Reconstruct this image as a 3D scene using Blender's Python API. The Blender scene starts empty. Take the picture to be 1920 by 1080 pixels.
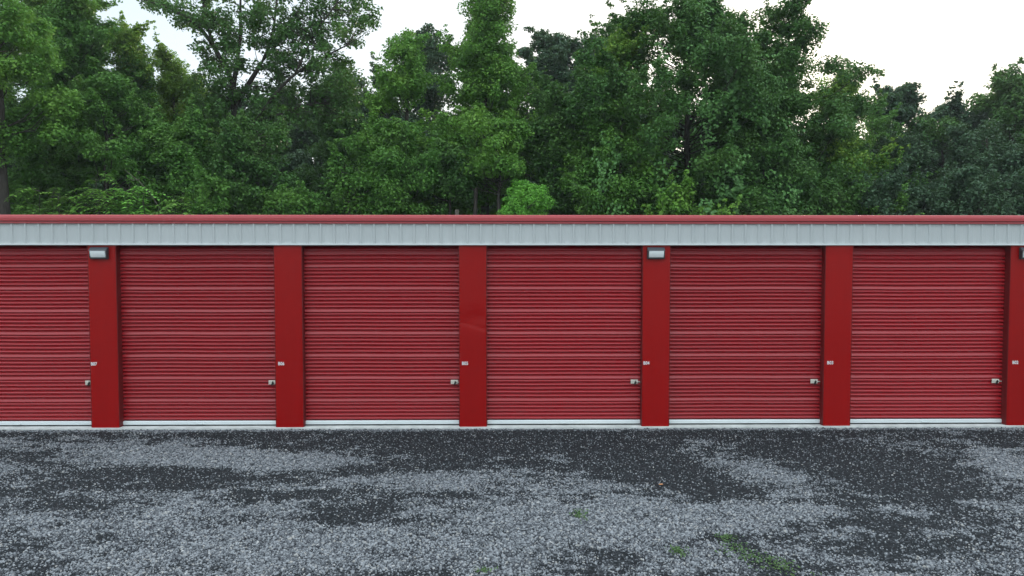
import bpy, bmesh, math, random
import numpy as np
R = math.radians
SC = bpy.context.scene
COL = SC.collection

# ------------------------------------------------------------------ camera
CAM = (0.73, -16.07, 3.905)
PITCH, YAW, FPX = -0.038, -0.0111, 1300.0       # FPX: focal length in pixels of a 1920 wide frame
cd = bpy.data.cameras.new("camera")
cd.sensor_width = 36.0
cd.lens = FPX / 1920.0 * 36.0
cd.clip_start, cd.clip_end = 0.1, 3000.0
cam = bpy.data.objects.new("camera", cd)
COL.objects.link(cam)
cam.location = CAM
cam.rotation_euler = (math.pi / 2 + PITCH, 0, YAW)
SC.camera = cam

# ------------------------------------------------------------------ light
SUN_EL, SUN_AZ = R(12.0), R(22.0)               # azimuth measured from +Y towards +X
w = bpy.data.worlds.new("World")
SC.world = w
w.use_nodes = True
wn = w.node_tree
sky = wn.nodes.new("ShaderNodeTexSky")
sky.sky_type = 'NISHITA'
sky.sun_disc = False
sky.sun_elevation = SUN_EL
sky.sun_rotation = SUN_AZ
sky.air_density = 1.0
sky.dust_density = 1.2
sky.ozone_density = 1.5
# thin high cloud evens the clear sky out: less contrast round the sun, less blue
veil = wn.nodes.new("ShaderNodeHueSaturation"); veil.inputs["Saturation"].default_value = 1.1
even = wn.nodes.new("ShaderNodeGamma"); even.inputs["Gamma"].default_value = 0.36
wn.links.new(sky.outputs[0], veil.inputs["Color"]); wn.links.new(veil.outputs[0], even.inputs["Color"])
# pale brightness added to the upper sky, out of view, to light the front
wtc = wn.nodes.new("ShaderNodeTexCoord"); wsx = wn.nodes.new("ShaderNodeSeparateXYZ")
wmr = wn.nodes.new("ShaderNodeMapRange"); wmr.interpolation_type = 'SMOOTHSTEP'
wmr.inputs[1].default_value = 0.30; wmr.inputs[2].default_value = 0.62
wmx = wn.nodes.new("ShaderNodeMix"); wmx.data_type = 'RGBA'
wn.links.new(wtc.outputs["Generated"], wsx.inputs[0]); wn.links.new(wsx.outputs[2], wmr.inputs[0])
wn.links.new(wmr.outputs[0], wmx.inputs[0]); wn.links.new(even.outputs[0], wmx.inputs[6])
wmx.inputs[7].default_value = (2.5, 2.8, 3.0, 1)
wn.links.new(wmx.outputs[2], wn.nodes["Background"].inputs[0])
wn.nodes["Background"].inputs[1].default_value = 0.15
sd = bpy.data.lights.new("sun", 'SUN')
sd.energy = 1.2
sd.angle = R(10)
sd.color = (1.0, 0.86, 0.72)
sun = bpy.data.objects.new("sun", sd)
COL.objects.link(sun)
sun.location = (20, 50, 30)
sun.rotation_euler = (math.pi / 2 - SUN_EL, 0, math.pi - SUN_AZ)
SC.view_settings.view_transform = 'Standard'
SC.view_settings.look = 'None'
SC.view_settings.exposure = 2.2
SC.view_settings.gamma = 1.0
SC.cycles.max_bounces = 6
SC.cycles.transparent_max_bounces = 4
SC.cycles.use_denoising = True

# ------------------------------------------------------------------ helpers
def cam_axes():
    m = cam.rotation_euler.to_matrix()
    return np.array(m.col[0]), np.array(m.col[1]), -np.array(m.col[2])
AX, AU, AF = cam_axes()
def at(px, py, Y):
    """point on the plane y = Y that the photo shows at (px, py)"""
    d = AF * FPX + AX * (px - 960) - AU * (py - 540)
    t = (Y - CAM[1]) / d[1]
    return np.array(CAM) + d * t
def to_px(P):
    D = P - np.array(CAM)
    z = D @ AF
    return 960 + FPX * (D @ AX) / z, 540 - FPX * (D @ AU) / z

def prop(o, label=None, cat=None, group=None, kind=None):
    if label: o["label"] = label
    if cat: o["category"] = cat
    if group: o["group"] = group
    if kind: o["kind"] = kind
    return o
def empty(name, loc, label, cat, group=None):
    o = bpy.data.objects.new(name, None)
    o.empty_display_size = 0.3
    COL.objects.link(o)
    o.location = loc
    return prop(o, label, cat, group)
def np_mesh(name, verts, faces, mat, smooth=False):
    """verts (N,3); faces (M,k) all with k corners"""
    verts = np.asarray(verts, dtype=np.float32); faces = np.asarray(faces, dtype=np.int32)
    me = bpy.data.meshes.new(name)
    n, (m, k) = len(verts), faces.shape
    me.vertices.add(n); me.vertices.foreach_set("co", verts.ravel())
    me.loops.add(m * k); me.loops.foreach_set("vertex_index", faces.ravel())
    me.polygons.add(m)
    me.polygons.foreach_set("loop_start", np.arange(0, m * k, k, dtype=np.int32))
    me.polygons.foreach_set("loop_total", np.full(m, k, dtype=np.int32))
    if smooth: me.polygons.foreach_set("use_smooth", np.ones(m, dtype=bool))
    me.update(calc_edges=True)
    me.validate()
    if mat: me.materials.append(mat)
    return me
def link(name, me, parent=None, loc=None):
    o = bpy.data.objects.new(name, me)
    COL.objects.link(o)
    if parent: o.parent = parent
    if loc is not None: o.location = loc
    return o
class MB:
    """collects shapes into one mesh"""
    def __init__(s): s.bm = bmesh.new()
    def box(s, x0, x1, y0, y1, z0, z1, bevel=0.0, mi=0):
        r = bmesh.ops.create_cube(s.bm, size=1.0)
        for v in r['verts']:
            v.co = ((x0 + x1) / 2 + v.co.x * (x1 - x0), (y0 + y1) / 2 + v.co.y * (y1 - y0), (z0 + z1) / 2 + v.co.z * (z1 - z0))
        fs = set(f for v in r['verts'] for f in v.link_faces)
        for f in fs: f.material_index = mi
        if bevel:
            es = list(set(e for v in r['verts'] for e in v.link_edges))
            q = bmesh.ops.bevel(s.bm, geom=es, offset=bevel, segments=2, affect='EDGES', profile=0.5)
            for f in q['faces']: f.material_index = mi
        return s
    def prism(s, prof, x0, x1, mi=0, caps=True):
        """closed profile of (y, z) pushed along x"""
        a = [s.bm.verts.new((x0, y, z)) for y, z in prof]
        b = [s.bm.verts.new((x1, y, z)) for y, z in prof]
        n = len(prof)
        for i in range(n):
            j = (i + 1) % n
            s.bm.faces.new((a[i], a[j], b[j], b[i])).material_index = mi
        if caps:
            s.bm.faces.new(a[::-1]).material_index = mi
            s.bm.faces.new(b).material_index = mi
        return s
    def build(s, name, mats, parent=None, loc=None, smooth=False):
        bmesh.ops.recalc_face_normals(s.bm, faces=s.bm.faces[:])
        me = bpy.data.meshes.new(name)
        s.bm.to_mesh(me); s.bm.free()
        if smooth:
            for p in me.polygons: p.use_smooth = True
        for m in (mats if isinstance(mats, (list, tuple)) else [mats]): me.materials.append(m)
        return link(name, me, parent, loc)

# ------------------------------------------------------------------ materials
def new_mat(name):
    m = bpy.data.materials.new(name); m.use_nodes = True
    nt = m.node_tree
    return m, nt, nt.nodes["Principled BSDF"]
def N(nt, t, **kw):
    n = nt.nodes.new(t)
    for k, v in kw.items(): setattr(n, k, v)
    return n
def ramp(nt, stops):
    n = nt.nodes.new("ShaderNodeValToRGB")
    e = n.color_ramp.elements
    while len(e) < len(stops): e.new(0.5)
    for i, (p, c) in enumerate(stops):
        e[i].position = p; e[i].color = (*c, 1) if len(c) == 3 else c
    return n
def noise(nt, scale, detail=3, rough=0.55, vec=None, stretch=None):
    tc = N(nt, "ShaderNodeTexCoord")
    n = N(nt, "ShaderNodeTexNoise")
    n.inputs["Scale"].default_value = scale; n.inputs["Detail"].default_value = detail; n.inputs["Roughness"].default_value = rough
    if stretch:
        mp = N(nt, "ShaderNodeMapping"); mp.inputs["Scale"].default_value = stretch
        nt.links.new(tc.outputs["Object"], mp.inputs[0]); nt.links.new(mp.outputs[0], n.inputs["Vector"])
    else:
        nt.links.new(tc.outputs["Object"], n.inputs["Vector"])
    return n
def paint(name, c0, c1, rough=0.4, spec=0.5, nscale=1.5, bump=0.0, bscale=3.0, coat=0.0, stretch=None, vary=0.0):
    m, nt, p = new_mat(name)
    n = noise(nt, nscale, 5, 0.6, stretch=stretch)
    r = ramp(nt, [(0.3, c0), (0.7, c1)])
    nt.links.new(n.outputs["Fac"], r.inputs[0])
    if vary:      # each sheet has weathered a little differently, with faint streaks of dust down it
        oi = N(nt, "ShaderNodeObjectInfo")
        st = noise(nt, 1.0, 4, 0.6, stretch=(9, 9, 0.35))
        a1 = N(nt, "ShaderNodeMath", operation='MULTIPLY_ADD'); a1.inputs[1].default_value = vary; a1.inputs[2].default_value = 1.0 - vary * 0.5
        nt.links.new(oi.outputs["Random"], a1.inputs[0])
        a2 = N(nt, "ShaderNodeMath", operation='MULTIPLY_ADD'); a2.inputs[1].default_value = vary * 1.6; a2.inputs[2].default_value = -vary * 0.8
        nt.links.new(st.outputs["Fac"], a2.inputs[0])
        a3 = N(nt, "ShaderNodeMath", operation='ADD'); nt.links.new(a1.outputs[0], a3.inputs[0]); nt.links.new(a2.outputs[0], a3.inputs[1])
        hs = N(nt, "ShaderNodeHueSaturation"); nt.links.new(a3.outputs[0], hs.inputs["Value"]); nt.links.new(r.outputs[0], hs.inputs["Color"])
        nt.links.new(hs.outputs[0], p.inputs["Base Color"])
    else:
        nt.links.new(r.outputs[0], p.inputs["Base Color"])
    p.inputs["Roughness"].default_value = rough
    p.inputs["Specular IOR Level"].default_value = spec
    p.inputs["Coat Weight"].default_value = coat
    if bump:
        b = noise(nt, bscale, 2, 0.5)
        bp = N(nt, "ShaderNodeBump"); bp.inputs["Strength"].default_value = bump; bp.inputs["Distance"].default_value = 0.02
        nt.links.new(b.outputs["Fac"], bp.inputs["Height"]); nt.links.new(bp.outputs[0], p.inputs["Normal"])
    return m
M = {}
M['pillar'] = paint("red_pillar_paint", (0.32, 0.0045, 0.0045), (0.35, 0.005, 0.005), 0.30, 0.20, 0.8, 0.12, 1.6, vary=0.09)
M['door'] = paint("red_door_paint", (0.33, 0.007, 0.013), (0.365, 0.009, 0.016), 0.36, 0.60, 0.7, stretch=(0.6, 1, 6), vary=0.12)
M['trim'] = paint("red_trim_paint", (0.41, 0.045, 0.052), (0.45, 0.054, 0.062), 0.40, 0.5, 0.6)
M['guide'] = paint("shaded_red_guide_paint", (0.13, 0.005, 0.006), (0.16, 0.006, 0.007), 0.5, 0.4)
M['fascia'] = paint("pale_grey_panel_paint", (0.535, 0.572, 0.572), (0.565, 0.60, 0.60), 0.45, 0.4, 0.5, vary=0.07)
M['white'] = paint("white_trim_paint", (0.74, 0.78, 0.78), (0.80, 0.82, 0.82), 0.4, 0.4)
M['alu'] = paint("white_aluminium", (0.66, 0.72, 0.73), (0.76, 0.80, 0.80), 0.35, 0.5, 2.0, stretch=(0.3, 1, 1))
M['roof'] = paint("roof_sheet", (0.42, 0.44, 0.44), (0.48, 0.50, 0.50), 0.4, 0.5)
M['wall'] = paint("back_wall_sheet", (0.45, 0.48, 0.48), (0.5, 0.53, 0.53), 0.5, 0.4)
M['concrete'] = paint("concrete", (0.50, 0.52, 0.50), (0.72, 0.74, 0.72), 0.85, 0.2, 3.0, 0.3, 30)
M['dark'] = paint("interior_shade_black", (0.012, 0.012, 0.013), (0.02, 0.02, 0.02), 0.8, 0.2)  # black stands in for the shade behind the doors and header
M['rubber'] = paint("black_rubber", (0.02, 0.02, 0.022), (0.03, 0.03, 0.03), 0.7, 0.3)
M['housing'] = paint("dark_bronze_housing", (0.018, 0.020, 0.024), (0.03, 0.032, 0.038), 0.35, 0.5)
M['hood'] = paint("grey_hood", (0.055, 0.062, 0.075), (0.075, 0.08, 0.09), 0.3, 0.5)
M['lens'] = paint("white_prismatic_lens", (0.82, 0.87, 0.87), (0.86, 0.9, 0.9), 0.25, 0.5)
M['steel'] = paint("zinc_steel", (0.62, 0.60, 0.52), (0.76, 0.74, 0.66), 0.35, 0.6, 25)
M['blackpaint'] = paint("black_latch_paint", (0.01, 0.01, 0.01), (0.015, 0.015, 0.015), 0.5, 0.4)
M['letters'] = paint("white_vinyl", (0.85, 0.85, 0.86), (0.88, 0.88, 0.88), 0.4, 0.3)
def bark(name, c0, c1):
    m = paint(name, c0, c1, 0.9, 0.15, 6.0, 0.6, 14, stretch=(3, 3, 0.6))
    return m
M['bark'] = bark("grey_bark", (0.07, 0.060, 0.050), (0.17, 0.15, 0.125))
M['barkdark'] = bark("dark_bark", (0.035, 0.030, 0.026), (0.08, 0.07, 0.06))
M['deadwood'] = bark("weathered_wood", (0.09, 0.08, 0.065), (0.17, 0.155, 0.13))
def leaf_mat(name, cols, alt, transl=0.34, spec=0.18, rough=0.5, tint=(0.09, 0.15, 0.03)):
    g = 2.65
    cols = [tuple(g * (0.6 * v + 0.4 * w_) for v, w_ in zip(c, cols[1])) for c in cols]; alt = tuple(g * v for v in alt)
    m, nt, p = new_mat(name)
    geo = N(nt, "ShaderNodeNewGeometry")
    r = ramp(nt, [(0.0, cols[0]), (0.5, cols[1]), (1.0, cols[2])])
    nt.links.new(geo.outputs["Random Per Island"], r.inputs[0])
    n = noise(nt, 0.55, 3, 0.6)
    fac = N(nt, "ShaderNodeMapRange"); fac.inputs[1].default_value = 0.45; fac.inputs[2].default_value = 0.7
    fac.inputs[4].default_value = 0.75
    nt.links.new(n.outputs["Fac"], fac.inputs[0])
    mx = N(nt, "ShaderNodeMix", data_type='RGBA')
    nt.links.new(fac.outputs[0], mx.inputs[0]); nt.links.new(r.outputs[0], mx.inputs[6]); mx.inputs[7].default_value = (*alt, 1)
    nt.links.new(mx.outputs[2], p.inputs["Base Color"])
    p.inputs["Roughness"].default_value = rough
    p.inputs["Specular IOR Level"].default_value = spec
    tr = N(nt, "ShaderNodeBsdfTranslucent")
    mt = N(nt, "ShaderNodeMix", data_type='RGBA'); mt.inputs[0].default_value = 0.55
    nt.links.new(mx.outputs[2], mt.inputs[6]); mt.inputs[7].default_value = (*tint, 1)
    nt.links.new(mt.outputs[2], tr.inputs[0])
    ms = N(nt, "ShaderNodeMixShader"); ms.inputs[0].default_value = transl
    nt.links.new(p.outputs[0], ms.inputs[1]); nt.links.new(tr.outputs[0], ms.inputs[2])
    nt.links.new(ms.outputs[0], nt.nodes["Material Output"].inputs[0])
    return m
M['bright'] = leaf_mat("bright_green_leaves", [(0.043, 0.105, 0.018), (0.058, 0.135, 0.024), (0.078, 0.160, 0.028)], (0.095, 0.165, 0.026))
M['mid'] = leaf_mat("mid_green_leaves", [(0.030, 0.080, 0.016), (0.041, 0.102, 0.020), (0.056, 0.125, 0.024)], (0.064, 0.122, 0.022))
M['dark'+'leaf'] = leaf_mat("dark_green_leaves", [(0.020, 0.054, 0.014), (0.029, 0.072, 0.018), (0.039, 0.090, 0.022)], (0.044, 0.086, 0.018), 0.28)
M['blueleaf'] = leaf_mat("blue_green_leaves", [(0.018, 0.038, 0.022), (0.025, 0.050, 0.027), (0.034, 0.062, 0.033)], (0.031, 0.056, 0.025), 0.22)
M['olive'] = leaf_mat("olive_backlit_leaves", [(0.055, 0.110, 0.018), (0.075, 0.138, 0.020), (0.100, 0.155, 0.024)], (0.108, 0.160, 0.026), 0.42, tint=(0.10, 0.16, 0.03))
M['vine'] = leaf_mat("grey_green_vine_leaves", [(0.030, 0.078, 0.022), (0.042, 0.098, 0.029), (0.058, 0.120, 0.037)], (0.046, 0.110, 0.022), 0.25, 0.22, 0.45)
M['lush'] = leaf_mat("lush_green_leaves", [(0.050, 0.145, 0.022), (0.065, 0.175, 0.026), (0.085, 0.205, 0.032)], (0.085, 0.19, 0.028), 0.3)

M['shadeleaf'] = leaf_mat('shaded_wood_leaves', [(0.012, 0.028, 0.011), (0.018, 0.037, 0.014), (0.024, 0.047, 0.018)], (0.022, 0.042, 0.016), 0.2)  # leaf colour darkened to put shade into the depth of the wood
M['weed'] = leaf_mat('weed_leaves', [(0.036, 0.068, 0.025), (0.046, 0.084, 0.030), (0.060, 0.096, 0.038)], (0.058, 0.088, 0.034), 0.25)

# ------------------------------------------------------------------ value noise used for patches
def vnoise(x, y, seed):
    rs = np.random.RandomState(seed); T = rs.rand(256, 256)
    xi, yi = np.floor(x).astype(int), np.floor(y).astype(int)
    fx, fy = x - xi, y - yi
    fx, fy = fx * fx * (3 - 2 * fx), fy * fy * (3 - 2 * fy)
    g = lambda a, b: T[a % 256, b % 256]
    return (g(xi, yi) * (1 - fx) + g(xi + 1, yi) * fx) * (1 - fy) + (g(xi, yi + 1) * (1 - fx) + g(xi + 1, yi + 1) * fx) * fy
def fbm(x, y, seed, octv=4):
    v = 0; a = 0.5; s = 0
    for o in range(octv):
        v = v + a * vnoise(x * 2 ** o, y * 2 ** o, seed + o); s += a; a *= 0.55
    return v / s

# ------------------------------------------------------------------ ground
def ground_material():
    m, nt, p = new_mat("forest_floor")
    n = noise(nt, 1.2, 6, 0.65)
    r = ramp(nt, [(0.3, (0.020, 0.024, 0.014)), (0.5, (0.035, 0.045, 0.018)), (0.75, (0.06, 0.05, 0.032))])
    nt.links.new(n.outputs["Fac"], r.inputs[0]); nt.links.new(r.outputs[0], p.inputs["Base Color"])
    p.inputs["Roughness"].default_value = 0.95
    return m
me = np_mesh("ground", [(-900, -900, -0.03), (900, -900, -0.03), (900, 900, -0.03), (-900, 900, -0.03)], [(0, 1, 2, 3)], ground_material())
prop(link("ground", me), kind="structure")

# wear of the gravel as (px, py, rx, ry, slope, amount) blobs: where the light stones lie thick or have been driven away
BLOBS = [(960, 811, 1400, 11, 0, -.42), (60, 848, 170, 20, 0, -.42), (330, 905, 130, 20, 0, -.48), (100, 905, 170, 26, 0, -.26),
  (390, 888, 260, 10, 0, -.30), (170, 950, 100, 14, 0, -.34), (640, 893, 110, 12, 0, -.34), (640, 838, 260, 13, .02, -.46), (850, 852, 150, 26, .05, -.34),
  (690, 958, 75, 20, -.05, -.60), (620, 968, 40, 12, 0, -.35), (800, 927, 150, 9, 0, -.34), (600, 925, 90, 8, 0, -.26), (1010, 850, 150, 28, .05, -.30),
  (940, 905, 70, 10, 0, -.25), (1240, 872, 150, 34, .22, -.55), (1330, 922, 120, 22, .22, -.48), (1190, 890, 80, 18, .1, -.25), (1440, 838, 150, 20, .1, -.30), (1600, 872, 130, 30, .12, -.46),
  (1720, 905, 120, 26, .2, -.46), (1830, 968, 110, 16, .15, -.42), (1560, 945, 80, 20, .2, -.42), (1660, 985, 110, 16, .1, -.30), (1640, 1025, 120, 18, .1, -.26),
  (1880, 822, 60, 10, 0, -.3), (1380, 1015, 45, 11, .3, -.50), (1700, 840, 200, 16, .05, -.28), (40, 1050, 120, 18, 0, -.16), (560, 1035, 60, 12, 0, -.3), (1100, 1040, 140, 10, 0, -.10),
  (330, 850, 200, 18, .02, .55), (520, 868, 130, 10, .02, .40), (1870, 862, 70, 18, .5, .45), (1430, 955, 110, 16, 0, .30), (1390, 880, 60, 14, .25, .22),
  (1500, 960, 60, 12, 0, .2), (420, 1000, 500, 60, 0, .10), (1040, 960, 260, 50, 0, .12), (1800, 1050, 200, 20, 0, .10), (760, 900, 100, 10, .1, .2)]
def light_stones(x, y):
    P = np.stack([x, y, np.zeros_like(x)], 1)
    px, py = to_px(P)
    d = np.full_like(x, 0.60)
    for cx, cy, rx, ry, sl, a in BLOBS:
        u = (px - cx) / rx; v = (py - cy - sl * (px - cx)) / ry
        d += 1.3 * a * np.exp(-(u * u + v * v) * 0.8)
    d += 0.95 * np.clip(1 + (y + 0.05) / 0.24, 0, 1)
    d += (fbm(x * 0.55 + 7, y * 1.3 + 3, 11, 5) - 0.5) * 1.1
    d += (fbm(x * 2.2, y * 3.6, 31, 4) - 0.5) * 1.0 + (fbm(x * 6.5, y * 10, 41, 4) - 0.5) * 0.85
    return np.clip(0.52 + (d - 0.52) * 1.2, 0.02, 0.98)
def gravel_base_material():
    m, nt, p = new_mat("gravel_fines")
    tc = N(nt, "ShaderNodeTexCoord")
    v = N(nt, "ShaderNodeTexVoronoi"); v.inputs["Scale"].default_value = 42
    nt.links.new(tc.outputs["Object"], v.inputs["Vector"])
    at_ = N(nt, "ShaderNodeAttribute"); at_.attribute_name = "stones"
    sep = N(nt, "ShaderNodeSeparateColor"); nt.links.new(v.outputs["Color"], sep.inputs[0])
    dk = ramp(nt, [(0.0, (0.005, 0.0072, 0.0088)), (0.75, (0.011, 0.0145, 0.0175)), (1.0, (0.06, 0.065, 0.073))])
    lt = ramp(nt, [(0.0, (0.013, 0.015, 0.018)), (0.6, (0.045, 0.049, 0.056)), (1.0, (0.14, 0.148, 0.16))])
    nt.links.new(sep.outputs[0], dk.inputs[0]); nt.links.new(sep.outputs[0], lt.inputs[0])
    mx = N(nt, "ShaderNodeMix", data_type='RGBA')
    mr = N(nt, "ShaderNodeMapRange"); mr.inputs[1].default_value = 0.35; mr.inputs[2].default_value = 1.0
    nt.links.new(at_.outputs["Fac"], mr.inputs[0]); nt.links.new(mr.outputs[0], mx.inputs[0]); nt.links.new(dk.outputs[0], mx.inputs[6]); nt.links.new(lt.outputs[0], mx.inputs[7])
    nt.links.new(mx.outputs[2], p.inputs["Base Color"])
    p.inputs["Roughness"].default_value = 0.9; p.inputs["Specular IOR Level"].default_value = 0.25
    b = N(nt, "ShaderNodeBump"); b.inputs["Strength"].default_value = 0.8; b.inputs["Distance"].default_value = 0.012
    nt.links.new(v.outputs["Distance"], b.inputs["Height"]); b.invert = True
    nt.links.new(b.outputs[0], p.inputs["Normal"])
    return m
def gravel_lot():
    xs = np.concatenate([np.linspace(-60, -17, 30), np.linspace(-16.9, 18.9, 360), np.linspace(19, 60, 30)])
    ys = np.concatenate([np.linspace(-60, -10, 20), np.linspace(-9.9, 0.3, 170)])
    X, Y = np.meshgrid(xs, ys)
    Z = (fbm(X * 0.4, Y * 0.4, 5, 3) - 0.5) * 0.05
    Z *= np.clip(-Y / 1.5, 0, 1)
    d = np.full(X.size, 0.5)
    near = (Y.ravel() > -10.5) & (np.abs(X.ravel() - 1) < 18.5)
    d[near] = light_stones(X.ravel()[near], Y.ravel()[near])
    d = np.maximum(d, 0.95 * np.clip(1 + (Y.ravel() + 0.04) / 0.38, 0, 1) * (0.5 + fbm(X.ravel() * 1.5, Y.ravel() * 3, 61, 3)))
    V = np.stack([X.ravel(), Y.ravel(), Z.ravel()], 1)
    ny, nx = X.shape
    i = np.arange(ny - 1)[:, None] * nx + np.arange(nx - 1)[None]
    F = np.stack([i, i + 1, i + nx + 1, i + nx], -1).reshape(-1, 4)
    me = np_mesh("gravel_lot", V, F, gravel_base_material(), True)
    a = me.attributes.new("stones", 'FLOAT', 'POINT'); a.data.foreach_set("value", d.astype(np.float32))
    prop(link("gravel_lot", me), kind="structure")
gravel_lot()
def lot_z(x, y):
    return (fbm(x * 0.4, y * 0.4, 5, 3) - 0.5) * 0.05 * np.clip(-y / 1.5, 0, 1)
def stone_material():
    m, nt, p = new_mat("crushed_stone")
    geo = N(nt, "ShaderNodeNewGeometry")
    r = ramp(nt, [(0.0, (0.035, 0.038, 0.046)), (0.28, (0.115, 0.124, 0.137)), (0.58, (0.215, 0.229, 0.246)), (0.90, (0.31, 0.326, 0.346)), (0.98, (0.34, 0.33, 0.31)), (1.0, (0.5, 0.5, 0.5))])
    nt.links.new(geo.outputs["Random Per Island"], r.inputs[0])
    nt.links.new(r.outputs[0], p.inputs["Base Color"])
    p.inputs["Roughness"].default_value = 0.8; p.inputs["Specular IOR Level"].default_value = 0.3
    return m
def gravel_stones():
    rs = np.random.RandomState(4)
    n = 760000
    y = -rs.rand(n) ** 0.93 * 9.2 - 0.045
    half = (y - CAM[1]) * 0.75 + 1.6
    x = 0.9 + (rs.rand(n) * 2 - 1) * 14.5
    k = np.abs(x - 0.9) < half
    x, y = x[k], y[k]
    d = light_stones(x, y)
    k = rs.rand(len(x)) < np.clip(d * 0.97, 0.14, 0.86) ** 1.4
    x, y, d = x[k], y[k], d[k]
    n = len(x)
    s = (0.0060 + 0.0092 * rs.rand(n) ** 1.8) * (0.75 + 0.4 * d)
    s *= np.where(rs.rand(n) < 0.03, 1.35, 1.0)
    base = np.array([(-1, -1, -1), (1, -1, -1), (1, 1, -1), (-1, 1, -1), (-1, -1, 1), (1, -1, 1), (1, 1, 1), (-1, 1, 1)], float)
    V = base[None] * (1 + (rs.rand(n, 8, 3) - 0.5) * 0.9)
    V[:, 4:, :2] *= (0.55 + 0.35 * rs.rand(n, 1, 1))
    V *= np.stack([1.0 + rs.rand(n) * 0.5, 0.75 + rs.rand(n) * 0.4, 0.5 + 0.4 * rs.rand(n)], 1)[:, None, :]
    # tilt and turn
    q = rs.randn(n, 4) * np.array([1, .25, .25, 1]); q /= np.linalg.norm(q, axis=1)[:, None]
    w_, a, b, c = q.T
    Rm = np.stack([1 - 2 * (b * b + c * c), 2 * (a * b - c * w_), 2 * (a * c + b * w_), 2 * (a * b + c * w_), 1 - 2 * (a * a + c * c), 2 * (b * c - a * w_),
                   2 * (a * c - b * w_), 2 * (b * c + a * w_), 1 - 2 * (a * a + b * b)], 1).reshape(n, 3, 3)
    V = np.einsum('nij,nkj->nki', Rm, V) * s[:, None, None]
    V += np.stack([x, y, lot_z(x, y) + s * 0.35], 1)[:, None, :]
    F = np.array([(0, 3, 2, 1), (4, 5, 6, 7), (0, 1, 5, 4), (1, 2, 6, 5), (2, 3, 7, 6), (3, 0, 4, 7)])
    FF = (F[None] + (np.arange(n) * 8)[:, None, None]).reshape(-1, 4)
    me = np_mesh("gravel", V.reshape(-1, 3), FF, stone_material())
    prop(link("gravel", me), "loose blue grey crushed stone lying thick and thin over the dark lot", "gravel", kind="stuff")
gravel_stones()

# ------------------------------------------------------------------ storage building
S = 4.267                                # bay spacing
HW = 0.312                               # half width of a pillar
PX = lambda k: k * S + (0.075 if k == 3 else 0.0)   # the bay by the right frame edge is a little wider
BAYS = range(-3, 5)                      # pillar positions k*S ; door between k and k+1
X0, X1 = -3 * S - HW, 4 * S + HW
SLAB, HEAD, TOP = 0.05, 4.285, 4.97
RECESS = 0.17
bld = empty("storage_building", (0, 0, 0), "long low storage building with red roll up doors, red pillars and pale grey header band", "building")
MB().box(X0 - 0.05, X1 + 0.05, -0.035, 9.1, -0.25, SLAB, 0.008).build("foundation_slab", M['concrete'], bld)
# header of ribbed pale sheet
def fascia():
    m = MB()
    z0, z1 = HEAD + 0.035, 4.79
    pts = []
    x = X0
    pitch = 0.3065; off = 0.12
    k = 0
    prof = [(X0, -0.03)]
    while True:
        c = X0 + off + k * pitch
        if c + 0.04 > X1: break
        prof += [(c - 0.034, -0.03), (c - 0.016, -0.058), (c + 0.016, -0.058), (c + 0.034, -0.03)]
        # two faint stiffening lines between the ribs
        for q in (0.10, 0.20):
            cc = c + q
            if cc + 0.02 < X1: prof += [(cc - 0.012, -0.03), (cc, -0.0335), (cc + 0.012, -0.03)]
        k += 1
    prof.append((X1, -0.03))
    a = [m.bm.verts.new((x_, y_, z0)) for x_, y_ in prof]
    b = [m.bm.verts.new((x_, y_, z1)) for x_, y_ in prof]
    for i in range(len(prof) - 1): m.bm.faces.new((a[i], a[i + 1], b[i + 1], b[i]))
    r0 = m.bm.verts.new((X0, 0.02, z0)); r1 = m.bm.verts.new((X1, 0.02, z0)); s0 = m.bm.verts.new((X0, 0.02, z1)); s1 = m.bm.verts.new((X1, 0.02, z1))
    m.bm.faces.new((r0, s0, s1, r1))
    m.build("header_panel", M['fascia'], bld)
fascia()
MB().prism([(-0.062, HEAD - 0.002), (-0.066, HEAD + 0.006), (-0.066, HEAD + 0.034), (0.02, HEAD + 0.034), (0.02, HEAD - 0.002)], X0, X1).build("header_edge", M['white'], bld)
# eave trim: a folded red gutter face over a narrow drip strip
TR = MB()
TR.prism([(-0.075, 4.832), (-0.105, 4.84), (-0.105, 4.905), (-0.09, 4.955), (-0.075, 4.972), (0.05, 4.985), (0.05, 4.832)], X0 - 0.06, X1 + 0.06)
TR.build("eave_trim", M['trim'], bld)
MB().prism([(-0.072, 4.778), (-0.078, 4.782), (-0.072, 4.828), (0.0, 4.828), (0.0, 4.778)], X0 - 0.03, X1 + 0.03).build("drip_strip", M['trim'], bld)
# roof, back and side walls
def roof():
    m = MB()
    m.prism([(0.055, 4.88), (0.055, 4.915), (9.3, 4.62), (9.3, 4.585)], X0 - 0.05, X1 + 0.05)
    x = X0
    while x < X1:
        m.prism([(0.06, 4.916), (0.06, 4.942), (9.28, 4.645), (9.28, 4.622)], x, x + 0.04)
        x += 0.61
    m.build("roof", M['roof'], bld)
roof()
MB().box(X0, X1, 8.9, 9.0, SLAB, 4.58).build("back_wall", M['wall'], bld)
for xa in (X0 + 0.02, X1 - 0.10):
    MB().prism([(0.10, SLAB), (8.9, SLAB), (8.9, 4.58), (0.10, 4.87)], xa, xa + 0.08).build("side_wall", M['wall'], bld)
MB().box(X0 + 0.11, X1 - 0.11, 0.62, 0.66, SLAB, 4.85).build("partition", M['dark'], bld)
MB().box(X0 + 0.11, X1 - 0.11, 0.0, 0.05, HEAD, 4.82).build("header_beam", M['dark'], bld)

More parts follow.
